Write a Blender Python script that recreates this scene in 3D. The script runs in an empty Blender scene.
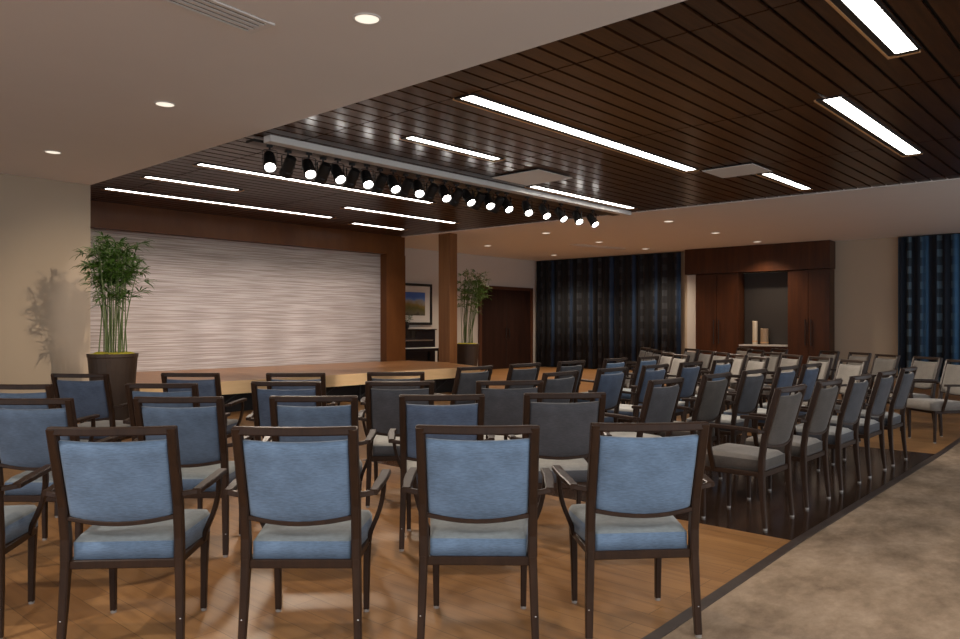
import bpy, bmesh, math, random
from mathutils import Vector, Matrix
random.seed(7)
C = bpy.context.scene.collection
F, HY, H = 760.0, 326.0, 1.33
AX, AY = 0.672, 0.7405
n_ = math.hypot(AX, AY); AX /= n_; AY /= n_
TH = math.atan2(AY, AX)
ZW, ZC = 3.475, 3.46            # wood ceiling, white ceiling

def W(a, b, z=0.0): return Vector((AX*a - AY*b, AY*a + AX*b, z))
def AB(x, y): return (AX*x + AY*y, -AY*x + AX*y)
def atz(px, py, z):            # photo measurement -> (a, b) on a horizontal plane
    Y = (z - H)*F/(HY - py); return AB((px-480)/F*Y, Y)
def atb(px, b):                # photo measurement -> a on a wall of constant b
    r = (px-480)/F; Y = b/(AX - AY*r); return AB(r*Y, Y)[0]

# ------------------------------------------------------------------ materials
def nt(name):
    m = bpy.data.materials.new(name); m.use_nodes = True
    t = m.node_tree; return m, t, t.nodes['Principled BSDF']
def col(c): return (c[0], c[1], c[2], 1)
def plain(name, c, rough=0.5, metal=0.0, coat=0.0, emis=None, es=0.0, var=0.12, scale=30.0):
    m, t, p = nt(name)
    p.inputs['Roughness'].default_value = rough
    p.inputs['Metallic'].default_value = metal
    p.inputs['Coat Weight'].default_value = coat
    if emis:
        p.inputs['Emission Color'].default_value = col(emis); p.inputs['Emission Strength'].default_value = es
    tc = t.nodes.new('ShaderNodeTexCoord'); nz = t.nodes.new('ShaderNodeTexNoise'); nz.inputs['Scale'].default_value = scale
    nz.inputs['Detail'].default_value = 3
    mx = t.nodes.new('ShaderNodeMix'); mx.data_type = 'RGBA'
    mx.inputs[6].default_value = col([v*(1-var) for v in c]); mx.inputs[7].default_value = col([min(1, v*(1+var)) for v in c])
    t.links.new(tc.outputs['Object'], nz.inputs['Vector']); t.links.new(nz.outputs['Fac'], mx.inputs[0])
    t.links.new(mx.outputs[2], p.inputs['Base Color'])
    return m
def wood(name, c1, c2, stretch=(1, 14, 14), rough=0.35, coat=0.0, scale=2.0, bump=0.0):
    m, t, p = nt(name)
    tc = t.nodes.new('ShaderNodeTexCoord'); mp = t.nodes.new('ShaderNodeMapping'); mp.inputs['Scale'].default_value = stretch
    nz = t.nodes.new('ShaderNodeTexNoise'); nz.inputs['Scale'].default_value = scale; nz.inputs['Detail'].default_value = 6
    nz.inputs['Roughness'].default_value = 0.65
    cr = t.nodes.new('ShaderNodeValToRGB'); cr.color_ramp.elements[0].position = 0.3; cr.color_ramp.elements[1].position = 0.72
    cr.color_ramp.elements[0].color = col(c1); cr.color_ramp.elements[1].color = col(c2)
    t.links.new(tc.outputs['Object'], mp.inputs[0]); t.links.new(mp.outputs[0], nz.inputs['Vector'])
    t.links.new(nz.outputs['Fac'], cr.inputs[0]); t.links.new(cr.outputs[0], p.inputs['Base Color'])
    p.inputs['Roughness'].default_value = rough; p.inputs['Coat Weight'].default_value = coat; p.inputs['Coat Roughness'].default_value = 0.15
    return m
def fabric(name, c, sheen=0.3, var=0.25):
    m, t, p = nt(name)
    tc = t.nodes.new('ShaderNodeTexCoord'); mp = t.nodes.new('ShaderNodeMapping'); mp.inputs['Scale'].default_value = (40, 40, 260)
    nz = t.nodes.new('ShaderNodeTexNoise'); nz.inputs['Scale'].default_value = 1.0; nz.inputs['Detail'].default_value = 4
    n2 = t.nodes.new('ShaderNodeTexNoise'); n2.inputs['Scale'].default_value = 9.0
    ad = t.nodes.new('ShaderNodeMath'); ad.operation = 'ADD'
    mr = t.nodes.new('ShaderNodeMapRange'); mr.inputs[1].default_value = 0.7; mr.inputs[2].default_value = 1.3
    mx = t.nodes.new('ShaderNodeMix'); mx.data_type = 'RGBA'
    mx.inputs[6].default_value = col([v*(1-var) for v in c]); mx.inputs[7].default_value = col([min(1, v*(1+var)) for v in c])
    L = t.links.new
    L(tc.outputs['Object'], mp.inputs[0]); L(mp.outputs[0], nz.inputs['Vector']); L(tc.outputs['Object'], n2.inputs['Vector'])
    L(nz.outputs['Fac'], ad.inputs[0]); L(n2.outputs['Fac'], ad.inputs[1]); L(ad.outputs[0], mr.inputs[0]); L(mr.outputs[0], mx.inputs[0])
    L(mx.outputs[2], p.inputs['Base Color'])
    bp = t.nodes.new('ShaderNodeBump'); bp.inputs['Strength'].default_value = 0.25; bp.inputs['Distance'].default_value = 0.002
    L(nz.outputs['Fac'], bp.inputs['Height']); L(bp.outputs[0], p.inputs['Normal'])
    p.inputs['Roughness'].default_value = 0.85
    p.inputs['Sheen Weight'].default_value = sheen; p.inputs['Sheen Roughness'].default_value = 0.4
    return m

def floor_mat(name, c1, c2, c3, rough=0.3, plank=0.13, length=1.3, spec=0.5):
    # planks running along b (local y)
    m, t, p = nt(name); L = t.links.new
    tc = t.nodes.new('ShaderNodeTexCoord'); mp = t.nodes.new('ShaderNodeMapping'); mp.inputs['Rotation'].default_value = (0, 0, math.pi/2)
    br = t.nodes.new('ShaderNodeTexBrick'); br.inputs['Scale'].default_value = 1.0
    br.inputs['Brick Width'].default_value = length; br.inputs['Row Height'].default_value = plank
    br.inputs['Mortar Size'].default_value = 0.0018; br.offset = 0.37
    br.inputs['Color1'].default_value = col(c1); br.inputs['Color2'].default_value = col(c2)
    br.inputs['Mortar'].default_value = col([v*0.35 for v in c1])
    L(tc.outputs['Object'], mp.inputs[0]); L(mp.outputs[0], br.inputs['Vector'])
    m2 = t.nodes.new('ShaderNodeMapping'); m2.inputs['Scale'].default_value = (22, 1.6, 1)
    nz = t.nodes.new('ShaderNodeTexNoise'); nz.inputs['Scale'].default_value = 1.0; nz.inputs['Detail'].default_value = 6
    L(tc.outputs['Object'], m2.inputs[0]); L(m2.outputs[0], nz.inputs['Vector'])
    mx = t.nodes.new('ShaderNodeMix'); mx.data_type = 'RGBA'; mx.inputs[7].default_value = col(c3)
    mr = t.nodes.new('ShaderNodeMapRange'); mr.inputs[1].default_value = 0.45; mr.inputs[2].default_value = 0.8; mr.inputs[4].default_value = 0.7
    L(nz.outputs['Fac'], mr.inputs[0]); L(mr.outputs[0], mx.inputs[0]); L(br.outputs['Color'], mx.inputs[6])
    L(mx.outputs[2], p.inputs['Base Color'])
    p.inputs['Roughness'].default_value = rough; p.inputs['Specular IOR Level'].default_value = spec
    return m

M = {}
M['wall'] = plain('cream_paint', (0.47, 0.385, 0.285), 0.85, var=0.03, scale=2)
M['ceil'] = plain('white_plaster', (0.80, 0.765, 0.735), 0.9, var=0.02, scale=2)
M['white_wall'] = plain('white_paint', (0.56, 0.53, 0.49), 0.85, var=0.03, scale=2)
M['frame'] = wood('dark_chair_wood', (0.019, 0.009, 0.005), (0.036, 0.0165, 0.008), (14, 14, 1.5), 0.42, 0.0, 3)
M['frame'].node_tree.nodes['Principled BSDF'].inputs['Specular IOR Level'].default_value = 0.3
M['darkwood'] = wood('dark_wood_ceiling', (0.024, 0.009, 0.004), (0.075, 0.029, 0.011), (0.9, 12, 12), 0.33, 0.22, 2.2)
M['portal'] = wood('portal_wood', (0.090, 0.030, 0.007), (0.15, 0.054, 0.013), (1, 1, 0.4), 0.45, 0.1, 1.6)
M['cabwood'] = wood('cabinet_wood', (0.035, 0.011, 0.004), (0.078, 0.024, 0.007), (5, 5, 0.5), 0.4, 0.15, 1.5)
M['doorwood'] = wood('door_wood', (0.016, 0.007, 0.005), (0.035, 0.014, 0.009), (5, 5, 0.5), 0.5, 0.0, 1.5)
M['doorframe'] = wood('door_frame_wood', (0.06, 0.02, 0.008), (0.10, 0.034, 0.013), (5, 5, 0.5), 0.5, 0.0, 1.5)
M['colwood'] = wood('column_wood', (0.16, 0.07, 0.026), (0.24, 0.11, 0.042), (8, 8, 0.5), 0.42, 0.1, 1.5)
M['stagetop'] = floor_mat('stage_boards', (0.42, 0.20, 0.075), (0.34, 0.155, 0.055), (0.26, 0.11, 0.04), 0.35, 0.12, 1.6)
M['stageface'] = wood('stage_fascia', (0.66, 0.44, 0.22), (0.78, 0.55, 0.30), (1, 1, 6), 0.45, 0, 1.0)
M['black'] = plain('black_skirt', (0.012, 0.010, 0.010), 0.7)
M['satin'] = plain('black_metal', (0.013, 0.012, 0.012), 0.45, 0.2)
M['piano'] = plain('piano_black', (0.008, 0.007, 0.008), 0.12, 0, 0.6)
M['chrome'] = plain('chrome', (0.6, 0.6, 0.6), 0.25, 1.0)
M['white'] = plain('white_enamel', (0.74, 0.72, 0.69), 0.6, var=0.02)
M['gold'] = plain('gold_trim', (0.62, 0.34, 0.15), 0.45, 0.2)
M['lamp'] = plain('light_diffuser', (0.8, 0.8, 0.8), 0.5, emis=(1.0, 0.93, 0.85), es=6.5)
M['lens'] = plain('spot_lens', (0.8, 0.8, 0.8), 0.3, emis=(1.0, 0.95, 0.9), es=12.0)
M['dimlens'] = plain('downlight_lens', (0.8, 0.76, 0.7), 0.4, emis=(1.0, 0.9, 0.75), es=0.55)
M['pot'] = plain('bronze_pot', (0.050, 0.032, 0.022), 0.5, 0.2, var=0.2, scale=8)
M['moss'] = plain('yellow_moss', (0.38, 0.34, 0.02), 0.95, var=0.5, scale=60)
M['stem'] = plain('bamboo_stem', (0.085, 0.13, 0.035), 0.5, var=0.35, scale=12)
M['leaf'] = plain('bamboo_leaf', (0.045, 0.11, 0.012), 0.5, var=0.5, scale=9)
M['leaf2'] = plain('pale_bamboo_leaf', (0.10, 0.20, 0.03), 0.5, var=0.4, scale=9)
M['rubber'] = plain('glide', (0.35, 0.33, 0.31), 0.4, 0.5)
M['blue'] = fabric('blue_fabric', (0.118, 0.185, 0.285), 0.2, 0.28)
M['blue_shaded'] = fabric('shaded_blue_fabric', (0.080, 0.118, 0.180), 0.2)  # same blue cloth as the nearest row, shade put into the colour
M['blue_deepshade'] = fabric('deep_shaded_blue_fabric', (0.07, 0.10, 0.16), 0.2)  # the blue cloth again, with deeper shade put into the colour
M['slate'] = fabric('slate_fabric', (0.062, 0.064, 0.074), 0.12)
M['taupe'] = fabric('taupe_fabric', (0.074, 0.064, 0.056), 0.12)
M['beige'] = fabric('beige_and_sheen_fabric', (0.20, 0.178, 0.155), 0.25, 0.15)  # own beige; on taupe chairs' seat tops, sheen put into the colour
M['grey_and_sheen'] = fabric('pale_grey_and_sheen_fabric', (0.26, 0.26, 0.25), 0.25, 0.15)  # own grey of inner backs; on seat tops, sheen put into the colour
M['stone'] = plain('counter_stone', (0.5, 0.48, 0.45), 0.3)
M['vase'] = plain('pale_ceramic', (0.55, 0.48, 0.38), 0.4)
M['vase2'] = plain('tan_ceramic', (0.28, 0.20, 0.13), 0.5)
M['niche'] = plain('niche_back', (0.022, 0.018, 0.016), 0.5)
M['mat'] = plain('picture_mat', (0.6, 0.58, 0.55), 0.8, var=0.02)

for k_ in ('portal', 'cabwood', 'colwood', 'darkwood', 'doorwood'): M[k_].node_tree.nodes['Principled BSDF'].inputs['Specular IOR Level'].default_value = 0.22
# floor materials (object coords = a,b)
M['floor'] = floor_mat('wood_floor', (0.31, 0.160, 0.060), (0.25, 0.122, 0.043), (0.135, 0.062, 0.022), 0.42, spec=0.35)
M['darkfloor'] = floor_mat('dark_wood_floor', (0.030, 0.016, 0.010), (0.040, 0.021, 0.013), (0.018, 0.010, 0.007), 0.16, spec=0.6)
M['border'] = wood('border_strip', (0.030, 0.020, 0.016), (0.060, 0.042, 0.034), (1, 1, 1), 0.45, 0, 9)
def carpet():
    m, t, p = nt('mottled_carpet'); L = t.links.new
    tc = t.nodes.new('ShaderNodeTexCoord')
    n1 = t.nodes.new('ShaderNodeTexNoise'); n1.inputs['Scale'].default_value = 1.9; n1.inputs['Detail'].default_value = 7; n1.inputs['Roughness'].default_value = 0.72
    mp = t.nodes.new('ShaderNodeMapping'); mp.inputs['Rotation'].default_value = (0, 0, -TH); mp.inputs['Scale'].default_value = (1.0, 1.8, 1)
    L(tc.outputs['Object'], mp.inputs[0]); L(mp.outputs[0], n1.inputs['Vector'])
    cr = t.nodes.new('ShaderNodeValToRGB'); e = cr.color_ramp.elements
    e[0].position = 0.32; e[0].color = (0.19, 0.134, 0.09, 1); e[1].position = 0.68; e[1].color = (0.43, 0.325, 0.235, 1)
    x = e.new(0.5); x.color = (0.32, 0.235, 0.163, 1)
    L(n1.outputs['Fac'], cr.inputs[0])
    n2 = t.nodes.new('ShaderNodeTexNoise'); n2.inputs['Scale'].default_value = 320
    mx = t.nodes.new('ShaderNodeMix'); mx.data_type = 'RGBA'; mx.blend_type = 'MULTIPLY'; mx.inputs[0].default_value = 0.35
    L(cr.outputs[0], mx.inputs[6]); L(n2.outputs['Fac'], mx.inputs[7]); L(mx.outputs[2], p.inputs['Base Color'])
    bp = t.nodes.new('ShaderNodeBump'); bp.inputs['Strength'].default_value = 0.4; bp.inputs['Distance'].default_value = 0.004
    L(n2.outputs['Fac'], bp.inputs['Height']); L(bp.outputs[0], p.inputs['Normal'])
    p.inputs['Roughness'].default_value = 0.95; p.inputs['Specular IOR Level'].default_value = 0.1
    return m
M['carpet'] = carpet()
def ridged():
    m, t, p = nt('ridged_stage_panel'); L = t.links.new
    tc = t.nodes.new('ShaderNodeTexCoord')
    mp = t.nodes.new('ShaderNodeMapping'); mp.inputs['Scale'].default_value = (1.0, 1, 52)
    n1 = t.nodes.new('ShaderNodeTexNoise'); n1.inputs['Scale'].default_value = 1.0; n1.inputs['Detail'].default_value = 3; n1.inputs['Distortion'].default_value = 0.12
    L(tc.outputs['Object'], mp.inputs[0]); L(mp.outputs[0], n1.inputs['Vector'])
    cr = t.nodes.new('ShaderNodeValToRGB'); e = cr.color_ramp.elements
    e[0].position = 0.40; e[0].color = (0.29, 0.245, 0.215, 1); e[1].position = 0.60; e[1].color = (0.46, 0.415, 0.385, 1)
    L(n1.outputs['Fac'], cr.inputs[0]); L(cr.outputs[0], p.inputs['Base Color'])
    bp = t.nodes.new('ShaderNodeBump'); bp.inputs['Strength'].default_value = 0.6; bp.inputs['Distance'].default_value = 0.03
    L(n1.outputs['Fac'], bp.inputs['Height']); L(bp.outputs[0], p.inputs['Normal'])
    p.inputs['Roughness'].default_value = 0.5; p.inputs['Sheen Weight'].default_value = 0.1
    return m
M['ridged'] = ridged()
def curtain_mat(name, cbase, cgrey, cblue, fx, fz):
    # woven plaid: bands along the cloth (u) and by height (v)
    m, t, p = nt(name); L = t.links.new
    uv = t.nodes.new('ShaderNodeUVMap'); sp = t.nodes.new('ShaderNodeSeparateXYZ'); L(uv.outputs[0], sp.inputs[0])
    def band(src, f, lo, ph):
        a = t.nodes.new('ShaderNodeMath'); a.operation = 'MULTIPLY_ADD'; a.inputs[1].default_value = f; a.inputs[2].default_value = ph
        L(src, a.inputs[0])
        s = t.nodes.new('ShaderNodeMath'); s.operation = 'SINE'; L(a.outputs[0], s.inputs[0])
        r = t.nodes.new('ShaderNodeMapRange'); r.inputs[1].default_value = lo; r.inputs[2].default_value = lo+0.25; L(s.outputs[0], r.inputs[0])
        return r.outputs[0]
    def mul(x, y, op='MULTIPLY'):
        a = t.nodes.new('ShaderNodeMath'); a.operation = op; L(x, a.inputs[0])
        if isinstance(y, float): a.inputs[1].default_value = y
        else: L(y, a.inputs[1])
        return a.outputs[0]
    vb = band(sp.outputs[0], fx, 0.25, 0.0); hb = band(sp.outputs[1], fz, 0.0, 0.5); vb2 = band(sp.outputs[0], fx*0.5, 0.72, 1.1)
    g = mul(vb, mul(mul(hb, 0.75), 0.25, 'ADD'))
    m1 = t.nodes.new('ShaderNodeMix'); m1.data_type = 'RGBA'; m1.inputs[6].default_value = col(cbase); m1.inputs[7].default_value = col(cgrey); L(g, m1.inputs[0])
    m2 = t.nodes.new('ShaderNodeMix'); m2.data_type = 'RGBA'; m2.inputs[7].default_value = col(cblue); L(m1.outputs[2], m2.inputs[6]); L(mul(vb2, 0.8), m2.inputs[0])
    L(m2.outputs[2], p.inputs['Base Color']); p.inputs['Roughness'].default_value = 0.9
    return m
M['curt1'] = curtain_mat('dark_plaid_curtain', (0.006, 0.007, 0.010), (0.036, 0.040, 0.050), (0.018, 0.050, 0.12), 13.0, 17.0)
M['curt2'] = curtain_mat('blue_plaid_curtain', (0.010, 0.016, 0.028), (0.10, 0.16, 0.21), (0.05, 0.16, 0.32), 15.0, 17.0)

# ------------------------------------------------------------------ mesh helpers
def obj(name, bm, m, parent=None, smooth=False, bevel=0.0, recalc=True):
    if recalc: bmesh.ops.recalc_face_normals(bm, faces=bm.faces)
    me = bpy.data.meshes.new(name); bm.to_mesh(me); bm.free()
    for mm in (m if isinstance(m, (list, tuple)) else [m]): me.materials.append(mm)
    if smooth:
        for f in me.polygons: f.use_smooth = True
    o = bpy.data.objects.new(name, me); C.objects.link(o)
    if parent: o.parent = parent
    if bevel:
        md = o.modifiers.new('bevel', 'BEVEL'); md.width = bevel; md.segments = 2; md.limit_method = 'ANGLE'
    return o
def box(bm, x0, x1, y0, y1, z0, z1):
    v = [bm.verts.new((x, y, z)) for x in (x0, x1) for y in (y0, y1) for z in (z0, z1)]
    for f in ((0,1,3,2), (4,6,7,5), (0,4,5,1), (2,3,7,6), (0,2,6,4), (1,5,7,3)): bm.faces.new([v[i] for i in f])
def boxbm(*a):
    bm = bmesh.new(); box(bm, *a); return bm
def prism(bm, pts, z0, z1):
    lo = [bm.verts.new((p[0], p[1], z0)) for p in pts]; hi = [bm.verts.new((p[0], p[1], z1)) for p in pts]
    bm.faces.new(lo[::-1]); bm.faces.new(hi); n = len(pts)
    for i in range(n): bm.faces.new([lo[i], lo[(i+1) % n], hi[(i+1) % n], hi[i]])
def lathe(bm, prof, c=(0, 0), n=24, R=None, cap=True):
    rings = []
    for r, z in prof:
        ring = []
        for i in range(n):
            v = Vector((c[0]+r*math.cos(2*math.pi*i/n), c[1]+r*math.sin(2*math.pi*i/n), z))
            ring.append(bm.verts.new(R @ v if R else v))
        rings.append(ring)
    for a, b in zip(rings, rings[1:]):
        for i in range(n): bm.faces.new([a[i], a[(i+1) % n], b[(i+1) % n], b[i]])
    if cap:
        bm.faces.new(rings[0][::-1]); bm.faces.new(rings[-1])
def tube(bm, pts, rad, n=6):
    prev = None; k = len(pts)
    for i, p in enumerate(pts):
        p = Vector(p); d = (Vector(pts[min(i+1, k-1)]) - Vector(pts[max(i-1, 0)])).normalized()
        s = d.cross(Vector((0.31, 0.95, 0.05))).normalized(); u = d.cross(s)
        r = rad[i] if isinstance(rad, (list, tuple)) else rad
        ring = [bm.verts.new(p + r*(s*math.cos(2*math.pi*j/n) + u*math.sin(2*math.pi*j/n))) for j in range(n)]
        if prev:
            for j in range(n): bm.faces.new([prev[j], prev[(j+1) % n], ring[(j+1) % n], ring[j]])
        else: bm.faces.new(ring[::-1])
        prev = ring
    bm.faces.new(prev)
def bar(bm, pts, sizes, side=(1, 0, 0), ch=0.22):
    # swept rounded-rectangle section; sizes = (width along side, thickness)
    side = Vector(side); prev = None; k = len(pts)
    for i, p in enumerate(pts):
        p = Vector(p); d = (Vector(pts[min(i+1, k-1)]) - Vector(pts[max(i-1, 0)])).normalized()
        s = (side - d*side.dot(d)).normalized(); u = d.cross(s)
        w, t = sizes[i] if isinstance(sizes, list) else sizes
        w /= 2; t /= 2; c = ch*min(w, t)*1.4
        prof = [(w, t-c), (w-c, t), (-w+c, t), (-w, t-c), (-w, -t+c), (-w+c, -t), (w-c, -t), (w, -t+c)]
        ring = [bm.verts.new(p + s*x + u*y) for x, y in prof]
        if prev:
            for j in range(8): bm.faces.new([prev[j], prev[(j+1) % 8], ring[(j+1) % 8], ring[j]])
        else: bm.faces.new(ring[::-1])
        prev = ring
    bm.faces.new(prev)
def smooth_path(pts, m=4):
    P = [Vector(p) for p in pts]; P = [2*P[0]-P[1]] + P + [2*P[-1]-P[-2]]; out = []
    for i in range(1, len(P)-2):
        for k in range(m):
            t = k/m; a, b, c, d = P[i-1:i+3]
            out.append(0.5*((2*b)+(c-a)*t+(2*a-5*b+4*c-d)*t*t+(3*b-a-3*c+d)*t**3))
    out.append(P[-2]); return out
def thing(name, label, cat, loc=(0, 0, 0), rz=0.0, group=None):
    o = bpy.data.objects.new(name, None); C.objects.link(o); o.empty_display_size = 0.2
    o.location = loc; o.rotation_euler = (0, 0, rz); o['label'] = label; o['category'] = cat
    if group: o['group'] = group
    return o
def tag(o, label, cat, group=None):
    o['label'] = label; o['category'] = cat
    if group: o['group'] = group
    return o
def struct(name, bm, m, rot=True, label=None, **k):
    o = obj(name, bm, m, **k); o['kind'] = 'structure'
    if rot: o.rotation_euler = (0, 0, TH)
    if label: o['label'] = label
    return o

# ------------------------------------------------------------------ the setting (meshes in the a,b frame, rotated by TH)
BF, BW, BD = 12.08, 13.82, 15.40      # cream wall, stage wall, door wall (b)
A0, A1 = 4.55, 12.34                  # stage recess from .. to (a)
def wa(b): return 19.8 + (15.4-b)*0.042   # far curtain wall
BMIN = -3.2
# floor: one mesh, three materials
bm = bmesh.new()
def rect(bm, a0, a1, b0, b1, z, mi):
    f = bm.faces.new([bm.verts.new(p) for p in ((a0, b0, z), (a1, b0, z), (a1, b1, z), (a0, b1, z))]); f.material_index = mi
DA0, DA1, DB1, CB = 4.79, 9.03, 5.95, 1.66
BP = [(-7, 1.56), (2.0, 1.58), (3.0, 1.605), (DA0, 1.675), (DA1, 1.74), (10.5, 1.79), (21.5, 1.9)]
EB = [(a, b+.03) for a, b in BP]
def region(pts, mi):
    f = bm.faces.new([bm.verts.new((a, b, 0)) for a, b in pts]); f.material_index = mi
region(EB[:4] + [(DA0, 16), (-7, 16)], 0); region(EB[4:] + [(21.5, 16), (DA1, 16)], 0)
rect(bm, DA0, DA1, DB1, 16, 0, 0); region([EB[3], EB[4], (DA1, DB1), (DA0, DB1)], 1)
region([(-7, BMIN), (21.5, BMIN)] + EB[::-1], 2)
struct('floor', bm, [M['floor'], M['darkfloor'], M['carpet']], label='orange-brown plank floor with a dark parquet square and mottled beige carpet along the aisle')
bd = bmesh.new()
pts = BP[:-1] + [(19.9, 1.89)]
prism(bd, [(a, b) for a, b in pts] + [(a, b+0.060) for a, b in reversed(pts)], 0.0, 0.003)
struct('trim_1', bd, M['border'], label='dark inlaid border strip between plank floor and carpet')
# white ceiling
eL = lambda b: 4.55 + (BF-b)*0.004
eR = lambda b: 12.2 + (13.9-b)*0.0532
bm = bmesh.new()
prism(bm, [(-7, BMIN), (eL(BMIN), BMIN), (eL(BF), BF), (eL(BF), BF+0.2), (-7, BF+0.2)], ZC, ZC+0.25)
prism(bm, [(eR(BMIN), BMIN), (21.5, BMIN), (21.5, BD+0.3), (eR(13.6), BD+0.3), (eR(13.6), 13.6)], ZC, ZC+0.25)
struct('ceiling', bm, M['ceil'], label='matt white plaster ceiling around the wooden slat ceiling')
# slatted wood ceiling
bm = bmesh.new(); pitch = 0.2
seams = [4.0 + 0, 5.13, 7.58, 10.03, 12.48, 14.5]
b = BMIN
while b < BW-0.05:
    for s0, s1 in zip(seams, seams[1:]):
        box(bm, s0+0.009, s1-0.009, b+0.016, min(b+pitch-0.016, BW), ZW, ZW+0.02)
    b += pitch
for e, sgn in ((eL, -1), (eR, 1)):
    p0 = Vector((e(0), 0, 0)); p1 = Vector((e(10), 10, 0)); d = p1-p0; nrm = Vector((d.y, -d.x, 0))*sgn
    bmesh.ops.bisect_plane(bm, geom=bm.verts[:]+bm.edges[:]+bm.faces[:], plane_co=p0, plane_no=nrm, clear_outer=True)
struct('ceiling', bm, M['darkwood'], label='dark brown wooden slat ceiling with narrow joints')
struct('ceiling', boxbm(4.2, 14.0, BMIN, BW+0.1, ZW+0.035, ZW+0.06), M['black'], label='black void above the slats')
# walls
struct('wall_left', boxbm(-7, A0, BF, BF+0.15, 0, ZC+0.2), M['wall'], label='plain cream wall left of the stage')
struct('wall_side', boxbm(A0-0.15, A0, BF+0.15, BW+0.12, 0, ZW+0.03), M['portal'])
struct('wall_stage', boxbm(A0, A1, BW, BW+0.12, 0, ZW+0.03), M['ridged'], label='pale stage back wall with fine horizontal wavy ridges')
struct('wall_wing', boxbm(A1-0.12, A1, BW+0.12, BD, 0, ZC), M['white_wall'])
struct('wall_door', boxbm(A1-0.12, 20.0, BD, BD+0.15, 0, ZC+0.1), M['white_wall'], label='off-white wall with the door and the framed picture')
bm = bmesh.new(); prism(bm, [(wa(BMIN), BMIN), (wa(BMIN)+0.15, BMIN), (wa(BD)+0.15, BD), (wa(BD), BD)], 0, ZC+0.1)
struct('wall_right', bm, M['wall'], label='cream far wall behind the curtains and cabinets')
struct('baseboard_left', boxbm(-7, A0, BF-0.015, BF, 0, 0.1), M['doorframe'])
struct('baseboard_door', boxbm(12.6, 16.85, BD-0.015, BD, 0, 0.1), M['doorframe'])
# wooden portal round the stage wall
struct('trim_2', boxbm(A0, 12.32, 13.62, BW, 3.02, ZW-0.002), M['portal'], label='wide reddish wood header over the stage wall')
struct('trim_3', boxbm(atb(386, 13.62), 12.32, 13.60, BW, 0, 3.02), M['portal'], label='reddish wood jamb at the right end of the stage wall')
# column
struct('trim_4', boxbm(12.41, 12.66, 12.20, 12.56, 0, ZC), M['colwood'], label='square honey-brown wooden column at the right end of the stage', bevel=0.004)

# door in the far left wall
d = struct('door_1', boxbm(17.0, 19.36, BD-0.03, BD-0.005, 0, 2.48), M['doorwood'], label='dark wooden double door behind the right-hand bamboo')
bm = bmesh.new(); box(bm, 16.88, 17.0, BD-0.06, BD, 0, 2.56); box(bm, 19.36, 19.48, BD-0.06, BD, 0, 2.56); box(bm, 16.88, 19.48, BD-0.06, BD, 2.46, 2.56)
obj('door_frame', bm, M['doorframe'], d)
obj('door_seam', boxbm(18.175, 18.185, BD-0.034, BD-0.02, 0, 2.46), M['black'], d)
for s in (-0.08, 0.08):
    bm = bmesh.new(); tube(bm, [(18.18+s, BD-0.03, 0.95), (18.18+s, BD-0.08, 0.95), (18.18+s, BD-0.08, 1.25), (18.18+s, BD-0.03, 1.25)], 0.012)
    obj('door_handle', bm, M['satin'], d)

# ------------------------------------------------------------------ stage
st = thing('stage', 'low wooden stage platform with pale fascia in front of the ridged wall', 'stage', (0, 0, 0), TH)
sp_ = [(A0+0.01, 10.42), (11.45, 10.42), (12.15, 12.15), (12.38, 12.15), (12.38, 13.58), (atb(382, 13.62)-0.01, 13.58), (atb(382, 13.62)-0.01, 13.80), (A0+0.01, 13.80)]
bm = bmesh.new(); prism(bm, sp_, 0.44, 0.50); obj('stage_top', bm, M['stagetop'], st)
bm = bmesh.new(); box(bm, A0+0.01, 11.45, 10.40, 10.42, 0.31, 0.505)
prism(bm, [(11.45, 10.40), (11.47, 10.40), (12.17, 12.15), (12.15, 12.15), (11.45, 10.42)], 0.31, 0.505)
obj('fascia', bm, M['stageface'], st)
bm = bmesh.new(); prism(bm, [(A0+0.05, 10.75), (11.3, 10.75), (11.9, 12.1), (12.0, 13.55), (A0+0.05, 13.55)], 0.0, 0.44); obj('base', bm, M['black'], st)
for i in range(8):
    a = 4.8 + i*0.92
    bm = bmesh.new(); tube(bm, [(a, 10.55, 0), (a, 10.55, 0.44)], 0.02); tube(bm, [(a, 10.55, 0.08), (a+0.6, 10.55, 0.42)], 0.012)
    obj('leg', bm, M['satin'], st)

# ------------------------------------------------------------------ chairs
def slab(w0, w1, h, t, bulge=0.0, rnd=0.03, nx=12, nz=8, dip=0.0):
    # rounded upholstered slab in the x-z plane: x half widths w0 (bottom) w1 (top), height h, thickness t along y
    bm = bmesh.new(); g = {}
    for s in (0, 1):
        for i in range(nx+1):
            for j in range(nz+1):
                u = -1+2*i/nx; v = j/nz
                u2 = math.copysign(1-(1-abs(u))**1.6, u); v2 = 0.5+0.5*math.copysign(1-(1-abs(2*v-1))**1.6, 2*v-1)
                hw = w0+(w1-w0)*v2; x = u2*hw; z = v2*h - dip*(1-u2*u2)*(1-v2)
                e = min((1-abs(u2))*hw, v2*h, (1-v2)*h)
                k = min(1, e/rnd); k = math.sqrt(max(0, 1-(1-k)**2))
                y = (t/2)*(0.35+0.65*k)*(1 if s else -1) - bulge*(1-u2*u2)
                g[s, i, j] = bm.verts.new((x, y, z))
    for s in (0, 1):
        for i in range(nx):
            for j in range(nz):
                f = [g[s, i, j], g[s, i+1, j], g[s, i+1, j+1], g[s, i, j+1]]
                fc = bm.faces.new(f if s == 0 else f[::-1]); fc.material_index = s
    per = [(i, 0) for i in range(nx)] + [(nx, j) for j in range(nz)] + [(i, nz) for i in range(nx, 0, -1)] + [(0, j) for j in range(nz, 0, -1)]
    for k in range(len(per)):
        a, b = per[k], per[(k+1) % len(per)]
        bm.faces.new([g[0, a[0], a[1]], g[1, a[0], a[1]], g[1, b[0], b[1]], g[0, b[0], b[1]]])
    return bm
def lerp(a, b, t): return a+(b-a)*t
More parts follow.
